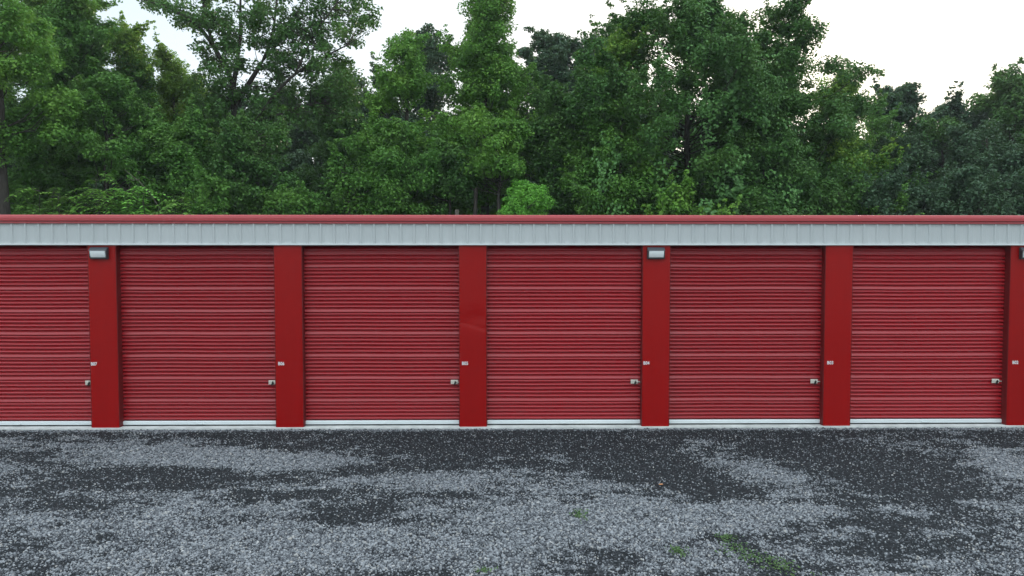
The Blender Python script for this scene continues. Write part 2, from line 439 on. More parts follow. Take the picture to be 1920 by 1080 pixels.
def pillar(k):
    c = PX(k)
    xs = np.linspace(-HW, HW, 25)
    zs = np.linspace(SLAB, HEAD + 0.001, 90)
    Xg, Zg = np.meshgrid(xs, zs)
    Yg = np.zeros_like(Xg)
    rs = np.random.RandomState(50 + k)
    # sheet metal is never quite flat
    Yg += (fbm(Xg * 1.5 + k * 5, Zg * 0.8, 70 + k, 2) - 0.5) * 0.006
    if k == 0:  # the knock that this pillar has taken
        u = (Xg + HW) / (2 * HW)
        zc = 2.52 - 0.20 * u
        Yg += 0.014 * np.exp(-((Zg - zc) / 0.035) ** 2) * (0.35 + 0.65 * np.abs(2 * u - 1))
        Yg += 0.018 * np.exp(-((Zg - 2.60) / 0.20) ** 2 - ((u - 0.55) / 0.35) ** 2)
    edge = np.minimum(Xg + HW, HW - Xg)
    Yg *= np.clip(edge / 0.03, 0, 1)
    Yg += 0.006 * np.clip(1 - edge / 0.012, 0, 1)
    V = np.stack([Xg.ravel(), Yg.ravel(), Zg.ravel()], 1)
    ny, nx = Xg.shape
    i = np.arange(ny - 1)[:, None] * nx + np.arange(nx - 1)[None]
    F = np.stack([i, i + 1, i + nx + 1, i + nx], -1).reshape(-1, 4)
    # returns running back to the door guides
    n0 = len(V)
    L = V.reshape(ny, nx, 3)
    ext, ff = [], []
    for col, sgn in ((0, -1), (nx - 1, 1)):
        e = L[:, col].copy(); b = e.copy(); b[:, 1] = 0.36
        s0 = n0 + sum(len(q) for q in ext)
        ext += [e, b]
        j = np.arange(ny - 1)
        q = np.stack([s0 + j, s0 + j + 1, s0 + ny + j + 1, s0 + ny + j], 1)
        ff.append(q if sgn < 0 else q[:, ::-1])
    me = np_mesh("pillar", np.vstack([V] + ext), np.vstack([F] + ff), M['pillar'], True)
    o = link("pillar", me, bld, (c, 0, 0))
    if k == 0: prop(o, "red pillar with a creased dent half way up")
    return o
for k in BAYS: pillar(k)

PITCHR = 0.0878                          # spacing of the corrugations, six to a panel
def curtain(xa, xb, seed):
    """corrugated curtain: profile in (y, z) rolled back at its head"""
    rs = np.random.RandomState(seed)
    z_lo, z_hi = SLAB + 0.12, 4.09
    prof = []
    z = z_lo
    pts_per = 12
    n = int((z_hi - z_lo) / PITCHR * pts_per)
    for i in range(n + 1):
        z = z_lo + (z_hi - z_lo) * i / n
        c = (z - z_lo) / PITCHR
        ph = c % 1.0
        seam = int(c) % 6 == 5
        if seam:   # lapped seam: a wider flat leaning outward at its foot
            y = 0.048 - 0.054 * min(ph / 0.12, 1.0) ** 0.5 if ph < 0.12 else -0.006 + 0.028 * ((ph - 0.12) / 0.66) if ph < 0.78 else 0.022 + 0.026 * (ph - 0.78) / 0.22
        else:      # rounded ridge, narrow groove
            q = abs(2 * ph - 1)
            y = -0.048 * (1 - q ** 2.0) + 0.048
        prof.append((y, z))
    # head of the curtain winding back onto its drum
    rr = 0.20
    m_ = 36
    for i in range(1, m_ + 1):
        a = i / m_ * math.pi * 0.55
        c = (i / m_ * rr * math.pi * 0.55) / PITCHR
        ph = c % 1.0
        off = -0.012 * (1 - abs(2 * ph - 1) ** 2.2) + 0.012
        prof.append((rr - (rr - off) * math.cos(a), z_hi + (rr - off) * math.sin(a)))
    xs = np.linspace(xa, xb, 24)
    P = np.array(prof)
    Xg = np.repeat(xs[None], len(P), 0)
    u = (xs - xa) / (xb - xa)
    bow = (fbm(np.repeat(u[None] * 2.2, len(P), 0), np.repeat(P[:, 1:2], 24, 1) * 0.9, seed, 2) - 0.5) * 0.012
    Yg = P[:, 0:1] + bow
    Zg = np.repeat(P[:, 1:2], 24, 1) + (fbm(np.repeat(u[None] * 3, len(P), 0), np.repeat(P[:, 1:2], 24, 1) * 0.5, seed + 9, 2) - 0.5) * 0.014 * np.clip((P[:, 1:2] - z_lo) / 0.4, 0, 1)
    V = np.stack([Xg.ravel(), Yg.ravel(), Zg.ravel()], 1)
    ny, nx = Xg.shape
    i = np.arange(ny - 1)[:, None] * nx + np.arange(nx - 1)[None]
    F = np.stack([i, i + 1, i + nx + 1, i + nx], -1).reshape(-1, 4)
    return np_mesh("roll_up_door", V, F, M['door'], True)
def latch_meshes():
    m = MB()   # slide plate, hasp guide and keeper in bare zinc
    m.box(-0.092, 0.078, -0.010, 0.0, -0.048, 0.052, 0.002)
    m.box(-0.088, 0.020, -0.022, -0.010, 0.012, 0.046, 0.003)
    m.box(-0.080, 0.070, -0.026, -0.010, -0.040, -0.012, 0.003)
    m.box(0.04, 0.072, -0.03, -0.010, 0.004, 0.04, 0.003)
    a = m
    b = MB()
    b.box(-0.075, 0.13, -0.034, -0.0262, -0.006, 0.010, 0.002)
    return a, b
def black_tab():
    m = MB()
    v = [(-0.022, -0.066), (0.012, -0.062), (0.040, 0.002), (0.018, 0.036), (-0.004, 0.0)]
    f = [m.bm.verts.new((x, -0.052, z)) for x, z in v]; g = [m.bm.verts.new((x, -0.0345, z)) for x, z in v]
    m.bm.faces.new(f); m.bm.faces.new(g[::-1])
    for i in range(5): m.bm.faces.new((f[i], g[i], g[(i + 1) % 5], f[(i + 1) % 5]))
    return m
LX = {-3: .0, -2: .0, -1: .0, 0: -.03, 1: -.04, 2: -.06, 3: 0}
for k in list(BAYS)[:-1]:
    xa, xb = PX(k) + HW, PX(k + 1) - HW
    d = link("roll_up_door", curtain(xa + 0.012, xb - 0.012, 200 + k), bld, (0, RECESS, 0))
    # guides stand in the corners, in front of the curtain's ends
    for sgn, xe in ((1, xa), (-1, xb)):
        g = MB()
        g.box(min(xe + sgn * 0.002, xe + sgn * 0.062), max(xe + sgn * 0.002, xe + sgn * 0.062), 0.030, 0.044, SLAB - SLAB + 0.055, 4.12)
        g.box(min(xe + sgn * 0.002, xe + sgn * 0.016), max(xe + sgn * 0.002, xe + sgn * 0.016), -0.160, 0.028, 0.055, 4.28)  # guide side over the pillar return, its shade put into the dark paint
        g.build("guide_rail", M['guide'], d)
    b = MB()
    b.prism([(-0.022, 0.082), (-0.030, 0.090), (-0.030, 0.150), (-0.018, 0.168), (0.020, 0.168), (0.020, 0.082)], xa + 0.02, xb - 0.02)
    b.build("bottom_bar", M['alu'], d)
    b = MB()
    b.box(xa + 0.02, xb - 0.02, -0.012, 0.016, 0.052, 0.0815, 0.004)
    b.build("bottom_seal", M['rubber'], d)
    h = MB()
    cx = (xa + xb) / 2
    h.box(cx - 0.085, cx + 0.085, -0.052, -0.0305, 0.098, 0.112, 0.004)
    h.box(cx - 0.085, cx - 0.065, -0.0505, -0.0305, 0.1125, 0.132, 0.003)
    h.box(cx + 0.065, cx + 0.085, -0.0505, -0.0305, 0.1125, 0.132, 0.003)
    h.build("pull_handle", M['alu'], d)
    a, bolt = latch_meshes()
    px_ = xb - 0.125 + LX[k]
    a.build("latch_plate", M['steel'], d, (px_, -0.016, 1.075))
    bolt.build("latch_bolt", M['steel'], d, (px_, -0.016, 1.075))
    black_tab().build("latch_handle", M['blackpaint'], d, (px_, -0.016, 1.075))

# ------------------------------------------------------------------ wall lamps and unit numbers
def lamp_parts(root):
    h = MB()
    h.box(-0.206, 0.206, -0.030, 0.0, -0.143, 0.130, 0.014)
    h.box(-0.202, 0.202, -0.066, -0.0305, -0.139, -0.112, 0.006)
    h.box(-0.202, -0.174, -0.085, -0.0305, -0.1115, 0.044, 0.004)
    h.box(0.174, 0.202, -0.085, -0.0305, -0.1115, 0.044, 0.004)
    h.build("housing", M['housing'], root)
    t = MB()
    t.prism([(-0.031, 0.124), (-0.115, 0.056), (-0.120, 0.046), (-0.031, 0.046)], -0.198, 0.198)
    t.build("hood", M['hood'], root)
    m = MB()
    # prismatic glass: ribbed front that leans back towards its foot
    prof = [(-0.031, 0.0455), (-0.112, 0.0455)]
    nr = 9
    for i in range(nr):
        f0 = i / nr
        z = 0.041 - f0 * 0.148
        y = -0.114 + 0.045 * f0 ** 1.7
        prof += [(y - 0.003, z - 0.003), (y + 0.003, z - 0.013)]
    prof += [(-0.031, -0.1115)]
    m.prism(prof, -0.170, 0.170)
    es = [e for e in m.bm.edges if abs(abs(e.verts[0].co.x) - 0.181) < 1e-4 and abs(abs(e.verts[1].co.x) - 0.181) < 1e-4 and e.verts[0].co.x * e.verts[1].co.x > 0 and e.verts[0].co.z < -0.09 and e.verts[1].co.z < -0.09]
    m.build("lens", M['lens'], root)
lamps = [(at(188, 475, 0.0)[0], "black wall lamp with white lens above unit number B07"),
         (at(1229, 475, 0.0)[0], "black wall lamp with white lens above unit number B04"),
         (at(1926, 475, 0.0)[0], "wall lamp cut off by the right frame edge above unit number B02")]
for x, lab in lamps:
    r = empty("wall_lamp", (x, -0.012, 4.108), lab, "lamp", "wall lamps on the pillars")
    lamp_parts(r)
UN = [(-2, "B07", 170), (-1, "B06", 521.5), (0, "B05", 866), (1, "B04", 1206), (2, "B03", 1550.5), (3, "B02", 1897.5)]
PLACE = {"B07": "on the pillar under the left wall lamp", "B06": "on the second pillar from the left", "B05": "on the dented pillar",
         "B04": "on the pillar under the middle wall lamp", "B03": "on the second pillar from the right", "B02": "on the rightmost pillar"}
for k, txt, px in UN:
    cu = bpy.data.curves.new("unit_number", 'FONT')
    cu.body = txt; cu.size = 0.108; cu.extrude = 0.002; cu.offset = 0.0028; cu.space_character = 1.08
    tmp = bpy.data.objects.new("unit_number_tmp", cu); COL.objects.link(tmp)
    bpy.context.view_layer.update()
    me = bpy.data.meshes.new_from_object(tmp.evaluated_get(bpy.context.evaluated_depsgraph_get()))
    bpy.data.objects.remove(tmp)
    me.name = "unit_number"; me.materials.clear(); me.materials.append(M['letters'])
    co = np.array([v.co[:] for v in me.vertices])
    wid = co[:, 0].max() - co[:, 0].min()
    for v in me.vertices: v.co.x *= 0.140 / wid
    p = at(px, 680, 0.0)
    x = max(p[0], PX(k) - HW + 0.012)
    o = link("unit_number", me, None, (x, -0.0075, 1.505))
    o.rotation_euler = (math.pi / 2, 0, 0)
    prop(o, "white unit number %s %s" % (txt, PLACE[txt]), "unit number", "unit numbers on the pillars")

# ------------------------------------------------------------------ plants
def unit(v): return v / (np.linalg.norm(v, axis=-1, keepdims=True) + 1e-9)
def leaf_arrays(C, Nn, sz, rs, aspect=0.6, droop=0.0):
    n = len(C)
    t = rs.randn(n, 3); t[:, 2] -= droop
    t = unit(t - (t * Nn).sum(1, keepdims=True) * Nn)
    b = np.cross(Nn, t)
    h = sz[:, None] * 0.5
    fold = Nn * h * 0.28
    mid = C + t * h * (0.1 * rs.randn(n, 1))
    V = np.stack([C - t * h, mid + b * h * aspect + fold, C + t * h - fold * 0.5, mid - b * h * aspect + fold], 1)
    return V.reshape(-1, 3)
def leaves(name, V, mat, parent):
    F = np.arange(len(V)).reshape(-1, 4)
    return link(name, np_mesh(name, V, F, mat), parent)
def spray(cs, rads, per, rs, flat=0.72, up=0.85, out=0.7, jit=0.5):
    """leaf centres and normals for clumps at cs"""
    n = len(cs)
    cnt = np.maximum(8, (per * (rads / rads.mean()) ** 2).astype(int))
    idx = np.repeat(np.arange(n), cnt)
    v = unit(rs.randn(len(idx), 3)) * (rs.rand(len(idx), 1) ** 0.45)
    v[:, 2] *= flat
    C = cs[idx] + v * rads[idx][:, None]
    Nn = unit(v * out + np.array([0, 0, up]) + rs.randn(len(idx), 3) * jit)
    return C, Nn
def tube(path, r0, r1, sides=6):
    P = np.asarray(path, float); n = len(P)
    T = unit(np.gradient(P, axis=0))
    ref = np.where(np.abs(T[:, 2:3]) > 0.9, np.array([[1., 0, 0]]), np.array([[0, 0, 1.]]))
    B = unit(np.cross(T, ref)); A = np.cross(B, T)
    a = np.linspace(0, 2 * math.pi, sides, endpoint=False)
    rad = np.linspace(r0, r1, n)[:, None, None] if np.isscalar(r0) else np.asarray(r0)[:, None, None]
    V = P[:, None] + rad * (A[:, None] * np.cos(a)[None, :, None] + B[:, None] * np.sin(a)[None, :, None])
    i = np.arange(n - 1)[:, None] * sides + np.arange(sides)[None]
    j = np.arange(n - 1)[:, None] * sides + (np.arange(sides)[None] + 1) % sides
    return V.reshape(-1, 3), np.stack([i, j, j + sides, i + sides], -1).reshape(-1, 4)
class Tubes:
    def __init__(s): s.v, s.f, s.n = [], [], 0
    def add(s, path, r0, r1, sides=6):
        v, f = tube(path, r0, r1, sides); s.v.append(v); s.f.append(f + s.n); s.n += len(v)
    def build(s, name, mat, parent):
        return link(name, np_mesh(name, np.vstack(s.v), np.vstack(s.f), mat, True), parent)
PROF = {  # radius of the crown over its height, 0 foot .. 1 tip
    'round': lambda t: np.sqrt(np.clip(1 - (2 * t - 0.95) ** 2, 0.02, 1)),
    'oval': lambda t: np.clip(np.sin(np.pi * np.clip(t, 0.02, 1) ** 0.8), 0.05, 1) ** 0.7,
    'spire': lambda t: np.clip((1 - t) ** 0.75 * 0.95 + 0.05, 0, 1) * np.clip(0.55 + t * 2.2, 0, 1),
    'column': lambda t: np.clip(1.05 - t ** 3 * 0.9, 0.1, 1) * np.clip(0.7 + t, 0, 1),
    'dome': lambda t: np.clip(1 - t ** 3.4, 0.03, 1) ** 0.6,
    'vase': lambda t: np.clip(0.35 + t * 0.9, 0, 1) * np.clip((1.02 - t) * 4, 0.1, 1) ** 0.5,
}
def crown_points(H0, H1, Rr, prof, dens, rs, lobes=7, voids=5, surf=0.38, squash=1.0, cr=0.6, bough=13.0):
    Hh = H1 - H0
    area = 2 * math.pi * Rr * 0.75 * Hh
    n = int(1.35 * dens * area / (cr * cr)) + 8
    t = rs.rand(n) ** 0.9
    az = rs.rand(n) * 2 * math.pi
    pr = PROF[prof](t)
    mul = np.full(n, 0.70)
    for q in range(lobes):
        a0, t0 = rs.rand() * 6.283, rs.rand()
        dd = (1 - np.cos(az - a0)) * 1.4 + ((t - t0) / 0.17) ** 2
        mul += (0.28 + 0.34 * rs.rand()) * np.exp(-dd * 1.2)
    rad = Rr * pr * mul * (rs.rand(n) ** surf)
    P = np.stack([rad * np.cos(az), rad * np.sin(az) * squash, H0 + t * Hh], 1)
    # gather the clumps round boughs, each bough a flattened shelf of foliage
    nb = max(6, int(n / bough))
    bi = rs.permutation(n)[:nb]
    Bc = P[bi] * np.array([0.98, 0.98, 1])
    own = rs.randint(0, nb, n)
    # every bough is an upswept spray: full at its foot, thin at its tip
    ow = Bc.copy(); ow[:, 2] = 0
    sweep = unit(unit(ow) * (0.35 + 0.45 * rs.rand(nb, 1)) + np.array([0, 0, 1.0]) * (0.15 + 0.95 * rs.rand(nb, 1)) + rs.randn(nb, 3) * 0.22)
    ln = cr * (1.8 + 2.2 * rs.rand(nb))
    q = rs.rand(n)
    off = sweep[own] * (ln[own] * (q - 0.55))[:, None] + rs.randn(n, 3) * (cr * 0.78 * (1 - 0.8 * q))[:, None]
    loose = rs.rand(n) < 0.12
    P = np.where(loose[:, None], P, Bc[own] + off)
    fac = np.where(loose, 0.9, 1.15 - 0.62 * q)
    P[:, 2] = np.clip(P[:, 2], H0 * 0.8, H0 + Hh * (1.0 + 0.05 * rs.rand(n)))
    keep = np.ones(n, bool)
    for q in range(voids):
        a0, t0 = rs.rand() * 6.283, 0.15 + 0.7 * rs.rand()
        c = np.array([Rr * 0.7 * math.cos(a0), Rr * 0.7 * math.sin(a0), H0 + t0 * Hh])
        keep &= (((P - c) / np.array([1, 1, 0.7])) ** 2).sum(1) > (Rr * (0.28 + 0.2 * rs.rand())) ** 2
    return P[keep], fac[keep]
TREES = []
def tree(name, label, cat, px, Y, top, hw, bot, prof, mat, seed, dens=1.0, cr=0.54, per=100, leaf=0.13, tr=0.0, barkm='barkdark',
         group=None, lobes=9, voids=8, lean=0.0, vines=0, aspect=0.6, tip=None, surf=0.38, trunk_px=None, bough=13.0, sprigs=1.0):
    rs = np.random.RandomState(seed)
    P = at(px, top, Y)
    g = np.array([P[0], Y, 0.0])
    H = P[2]
    dist = Y - CAM[1]
    Rr = hw / FPX * dist
    H0 = max(0.8, at(px, bot, Y)[2]) if bot < 470 else 0.9
    root = empty(name, tuple(g), label, cat, group)
    TREES.append(root)
    cs, cfac = crown_points(H0, H - cr * 0.35, Rr, prof, dens, rs, lobes, voids, surf, 1.0, cr, bough)
    cs[:, 0] += lean * (cs[:, 2] - H0)
    # trunk and limbs
    tw = Tubes()
    tr = tr or (0.018 * H + 0.02)
    tx = (at(trunk_px, 300, Y)[0] - g[0]) if trunk_px is not None else 0.0
    nseg = 12
    zz = np.linspace(-0.1, H * 0.93, nseg)
    wob = np.cumsum(rs.randn(nseg, 2) * 0.07, axis=0) * np.linspace(0, 1, nseg)[:, None]
    fr = np.linspace(0, 1, nseg)
    path = np.stack([tx * (1 - fr) + wob[:, 0] + lean * np.clip(zz - H0, 0, None), wob[:, 1], zz], 1)
    tw.add(path, tr, tr * 0.12, 8)
    order = rs.permutation(len(cs))[:min(len(cs), 70)]
    for i in order:
        c = cs[i]
        rr = math.hypot(c[0], c[1])
        zs = max(H0 * 0.6, c[2] - rr * (0.3 + 0.4 * rs.rand()) - 0.1)
        s0 = np.array([np.interp(zs, zz, path[:, 0]), np.interp(zs, zz, path[:, 1]), zs])
        m1 = s0 * 0.45 + c * 0.55 + np.array([rs.randn() * 0.12, rs.randn() * 0.12, -0.10 * rr + rs.randn() * 0.1])
        tw.add([s0, s0 * 0.72 + m1 * 0.28, m1, m1 * 0.5 + c * 0.5 + [0, 0, 0.05], c], min(tr, 0.2) * 0.22 * (1 - 0.5 * zs / H), 0.006, 5)
    twigs = []
    rads = cr * (0.6 + 0.6 * rs.rand(len(cs))) * cfac
    # thin leafy sprigs stand out of the crown and break its outline
    ns = int((8 + len(cs) * 0.035) * sprigs) + 1
    hr = np.hypot(cs[:, 0], cs[:, 1])
    score = hr / (hr.max() + 1e-6) + 1.1 * (cs[:, 2] - H0) / (H - H0 + 1e-6) + rs.rand(len(cs)) * 0.9
    sp = np.argsort(-score)[:ns]
    pts, prd = [], []
    for i in sp:
        d = unit(np.array([cs[i, 0], cs[i, 1], 0.0]))[0:3] * (0.2 + 0.6 * rs.rand()) + np.array([0, 0, 0.5 + 0.7 * rs.rand()]) + rs.randn(3) * 0.25
        d = d / np.linalg.norm(d)
        L_ = cr * (1.0 + 1.2 * rs.rand())
        for q in range(5):
            f_ = (q + 1) / 5
            pts.append(cs[i] + d * L_ * f_ + rs.randn(3) * cr * 0.12); prd.append(cr * (0.50 - 0.30 * f_))
        zs = max(H0 * 0.6, cs[i, 2] - math.hypot(cs[i, 0], cs[i, 1]) * 0.5)
        s0 = np.array([np.interp(zs, zz, path[:, 0]), np.interp(zs, zz, path[:, 1]), zs])
        tw_path = [s0, s0 * 0.5 + cs[i] * 0.5 + np.array([0, 0, -0.1]), cs[i], cs[i] + d * L_ * 0.5, cs[i] + d * L_]
        twigs.append(tw_path)
    cs = np.vstack([cs, np.array(pts)]); rads = np.concatenate([rads, np.array(prd)])
    for q in twigs: tw.add(q, 0.022, 0.004, 4)
    tw.build("trunk", M[barkm], root)
    C, Nn = spray(cs, rads, per, rs)
    sz = leaf * (0.65 + 0.7 * rs.rand(len(C)))
    if tip:  # upper leaves take a yellower colour that paints in light from behind
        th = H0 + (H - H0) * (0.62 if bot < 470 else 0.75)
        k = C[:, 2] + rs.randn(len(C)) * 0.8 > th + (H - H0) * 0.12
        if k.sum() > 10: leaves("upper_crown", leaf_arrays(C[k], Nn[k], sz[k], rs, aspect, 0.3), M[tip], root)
        C, Nn, sz = C[~k], Nn[~k], sz[~k]
    leaves("crown", leaf_arrays(C, Nn, sz, rs, aspect, 0.3), M[mat], root)
    if vines:
        # curtains of climbing vine hanging down the outside of the crown, on every side
        VC, VN = [], []
        for q in range(vines):
            az = rs.rand() * 6.283
            t = 0.12 + 0.8 * rs.rand()
            r = Rr * PROF[prof](np.array([t]))[0] * (0.85 + 0.25 * rs.rand())
            x, y, z = r * math.cos(az), r * math.sin(az), H0 + t * (H - H0)
            ln = 0.8 + 3.2 * rs.rand() ** 1.5
            nn = int(ln * 62)
            s = np.sort(rs.rand(nn))
            wd = 0.08 + 0.30 * rs.rand() ** 1.5
            drift = np.cumsum(rs.randn(nn, 2) * 0.03, 0)
            pz = np.maximum(z - s * ln, 0.3)
            VC.append(np.stack([x + drift[:, 0] + rs.randn(nn) * wd * (1 - 0.7 * s) + math.cos(az) * 0.25 * np.sin(s * 3), y + drift[:, 1] + rs.randn(nn) * wd * (1 - 0.7 * s) + math.sin(az) * 0.25 * np.sin(s * 3), pz], 1))
            VN.append(unit(np.stack([np.full(nn, math.cos(az)), np.full(nn, math.sin(az)), np.full(nn, 0.7)], 1) + rs.randn(nn, 3) * 0.35))
        VC, VN = np.vstack(VC), np.vstack(VN)
        leaves("vines", leaf_arrays(VC, VN, 0.135 * (0.7 + 0.6 * rs.rand(len(VC))), rs, 0.8, 1.5), M['vine'], root)
    return root

B, Sp = "broadleaf_tree", "sapling"
# name, label, category, px, Y, top, half width, foot of crown, profile, leaves, seed, options
T = [
 (B, "light green tree at the left frame edge with its thick grey trunk showing below", "tree", -25, 10.5, -140, 135, 262, 'oval', 'bright', 1, dict(tr=0.34, barkm='barkdark', trunk_px=2, voids=3)),
 (B, "tall olive topped tree behind the light green tree at the left edge", "tree", 70, 21, -50, 95, 300, 'oval', 'mid', 2, dict(tip='olive')),
 (B, "dense mid green tree with a dark pointed top left of the blue sky gap", "tree", 135, 16, -25, 108, 340, 'spire', 'mid', 3, dict(dens=1.15)),
 (B, "rounded tree with yellowish upper leaves under the pale blue sky gap", "tree", 235, 18, 52, 72, 330, 'oval', 'mid', 4, dict(tip='olive', voids=3, cr=0.5)),
 (B, "slim yellow green tree just left of the tall tree with bare limbs", "tree", 325, 20, 102, 62, 400, 'oval', 'olive', 5, dict(dens=1.0, voids=4)),
 (B, "mid green tree filling the wood below the yellowish rounded tree", "tree", 195, 13, 150, 105, 400, 'dome', 'mid', 6, dict()),
 (B, "small bushy tree below the slim yellow green tree", "tree", 335, 12.5, 215, 95, 480, 'dome', 'mid', 7, dict()),
 (B, "wide low tree with rounded crown at the foot of the tall tree with bare limbs", "tree", 480, 12.5, 225, 115, 480, 'dome', 'darkleaf', 8, dict(dens=1.15)),
 (B, "pale green bush behind the roof in front of the wide low tree", "bush", 405, 10.6, 325, 75, 480, 'dome', 'mid', 9, dict(cr=0.5, leaf=0.14, per=75)),
 (B, "bush of fine leaves behind the roof above the pillar numbered B06", "bush", 545, 10.8, 335, 80, 480, 'dome', 'mid', 10, dict(cr=0.5, leaf=0.14, per=75)),
 (B, "thin dark tree right of the tall tree with bare limbs", "tree", 630, 24, 130, 55, 480, 'oval', 'darkleaf', 11, dict(dens=0.9)),
 (B, "narrow bright green column shaped tree between two dark oaks", "tree", 755, 14.5, 62, 58, 480, 'column', 'bright', 12, dict(dens=1.15, lobes=12, voids=3, bough=7.0)),
 (B, "broad leafy tree under the narrow column shaped tree", "tree", 745, 12, 235, 105, 480, 'dome', 'mid', 13, dict(dens=1.1)),
 (B, "low leafy tree in the dark hollow left of the broad leafy tree", "tree", 655, 11.5, 300, 62, 480, 'dome', 'mid', 14, dict()),
 ("oak_tree", "tall blue green oak standing behind the column shaped tree", "tree", 805, 29, 62, 80, 420, 'round', 'blueleaf', 15, dict(dens=0.8, cr=0.8, leaf=0.22, voids=5)),
 ("oak_tree", "dark blue green oak behind and left of the column shaped tree", "tree", 690, 30, 135, 70, 420, 'round', 'blueleaf', 16, dict(dens=0.8, cr=0.8, leaf=0.22, voids=5)),
 ("spire_tree", "tall spire shaped tree whose tip leaves the top of the photo at its centre", "tree", 912, 16, -20, 138, 480, 'spire', 'bright', 17, dict(dens=0.95, lobes=14, cr=0.55, voids=3, bough=7.0)),
 (B, "rounded fresh green tree at the foot of the spire shaped tree", "tree", 945, 12, 228, 82, 330, 'dome', 'bright', 18, dict(dens=1.0)),
 ("oak_tree", "sparse dark oak close behind the right side of the spire shaped tree", "tree", 985, 27, 88, 50, 420, 'round', 'blueleaf', 19, dict(dens=0.6, cr=0.7, leaf=0.22, voids=6)),
 ("oak_tree", "sparse dark oak with sky showing through its twin tops", "tree", 1058, 29, 52, 66, 420, 'round', 'blueleaf', 20, dict(dens=0.6, cr=0.75, leaf=0.22, voids=7)),
 ("oak_tree", "thin dark oak just left of the huge vine covered tree", "tree", 1115, 31, 62, 42, 420, 'round', 'blueleaf', 21, dict(dens=0.6, cr=0.75, leaf=0.22, voids=5)),
 (B, "mid green tree below the sparse oak with twin tops", "tree", 1040, 13.5, 182, 72, 480, 'dome', 'darkleaf', 22, dict()),
 (B, "shadowy low tree between the broad leafy tree and the fresh green tree", "tree", 845, 12.5, 285, 75, 480, 'dome', 'darkleaf', 23, dict()),
 ("bush", "small bright green bush showing just above the middle of the roof", "bush", 988, 9.8, 346, 84, 480, 'dome', 'lush', 24, dict(cr=0.35, leaf=0.085, per=110, dens=1.3, voids=0, surf=0.2, sprigs=0.0, lobes=3, bough=5.0)),
 ("vine_covered_tree", "huge dark tree draped in hanging vines right of the centre", "tree", 1300, 14.5, -15, 190, 480, 'dome', 'darkleaf', 125, dict(dens=1.2, vines=170, lobes=16, voids=3, tr=0.3, leaf=0.14, per=85)),
 (B, "tree with sunlit yellow green top at the left shoulder of the huge vine covered tree", "tree", 1155, 13.8, 50, 92, 480, 'oval', 'bright', 26, dict(tip='olive', lobes=9)),
 ("vine_covered_tree", "smaller tree with grey green vines at the left foot of the huge tree", "tree", 1160, 11.8, 205, 85, 480, 'dome', 'mid', 27, dict(vines=55)),
 (B, "low bush with light leaves in front of the huge vine covered tree", "bush", 1285, 10.2, 345, 72, 480, 'dome', 'bright', 28, dict(cr=0.45, leaf=0.15, per=60)),
 (B, "right hand tree of the huge vine covered pair with the sun glowing through it", "tree", 1470, 15.5, 5, 128, 400, 'dome', 'darkleaf', 29, dict(dens=0.95, lobes=10, voids=6, leaf=0.14, per=85)),
 ("vine_covered_tree", "vine covered tree below the crown that the sun glows through", "tree", 1420, 12.0, 250, 85, 480, 'dome', 'darkleaf', 30, dict(vines=60)),
 (B, "thin yellow green tree lit from behind beside the glowing crown", "tree", 1578, 18.5, 138, 80, 480, 'oval', 'mid', 31, dict(dens=0.75, voids=5, tip='olive')),
 (B, "yellow green tree with a long level branch reaching right", "tree", 1590, 13.5, 255, 75, 480, 'dome', 'mid', 32, dict(tip='olive', dens=1.0)),
 (B, "dark rounded tree below the yellow green tree with the level branch", "tree", 1555, 11.5, 335, 85, 480, 'dome', 'darkleaf', 33, dict()),
 ("oak_tree", "sparse oak standing alone against the white sky on the right", "tree", 1690, 27, 162, 80, 420, 'dome', 'blueleaf', 34, dict(dens=0.55, cr=0.55, leaf=0.2, voids=6)),
 ("oak_tree", "lower oak between the lone sparse oak and the tall right edge oak", "tree", 1785, 28, 200, 85, 420, 'round', 'blueleaf', 35, dict(dens=1.0, cr=0.7, leaf=0.2)),
 ("oak_tree", "tall dark oak cut by the right frame edge", "tree", 1900, 25, 132, 105, 420, 'round', 'darkleaf', 36, dict(dens=1.05, cr=0.75, leaf=0.2, voids=4)),
 ("oak_tree", "thin lacy tree low in the gap between the backlit tree and the lone sparse oak", "tree", 1640, 24, 205, 58, 420, 'oval', 'mid', 45, dict(dens=0.6, voids=6)),
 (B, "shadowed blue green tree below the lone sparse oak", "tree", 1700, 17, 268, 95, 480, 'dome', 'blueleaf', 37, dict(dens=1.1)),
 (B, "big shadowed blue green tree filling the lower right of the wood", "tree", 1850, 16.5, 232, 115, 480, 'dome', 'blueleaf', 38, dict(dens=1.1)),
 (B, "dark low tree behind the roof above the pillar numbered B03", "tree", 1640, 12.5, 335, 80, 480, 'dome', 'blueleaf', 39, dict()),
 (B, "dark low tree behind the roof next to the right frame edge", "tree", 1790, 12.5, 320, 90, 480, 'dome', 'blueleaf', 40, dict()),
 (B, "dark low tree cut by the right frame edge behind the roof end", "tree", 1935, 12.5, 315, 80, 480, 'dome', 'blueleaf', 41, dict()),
 (B, "low green tree behind the roof right of the left edge trunk", "tree", 60, 12.5, 300, 80, 480, 'dome', 'mid', 42, dict()),
 (B, "leafy tree outside the left side of the photo", "tree", -190, 13, -60, 120, 480, 'dome', 'mid', 43, dict(dens=0.8)),
 (B, "leafy tree outside the right side of the photo", "tree", 2110, 14, 120, 120, 480, 'dome', 'blueleaf', 44, dict(dens=0.8)),
]
for a in T: tree(*a[:11], **a[11])

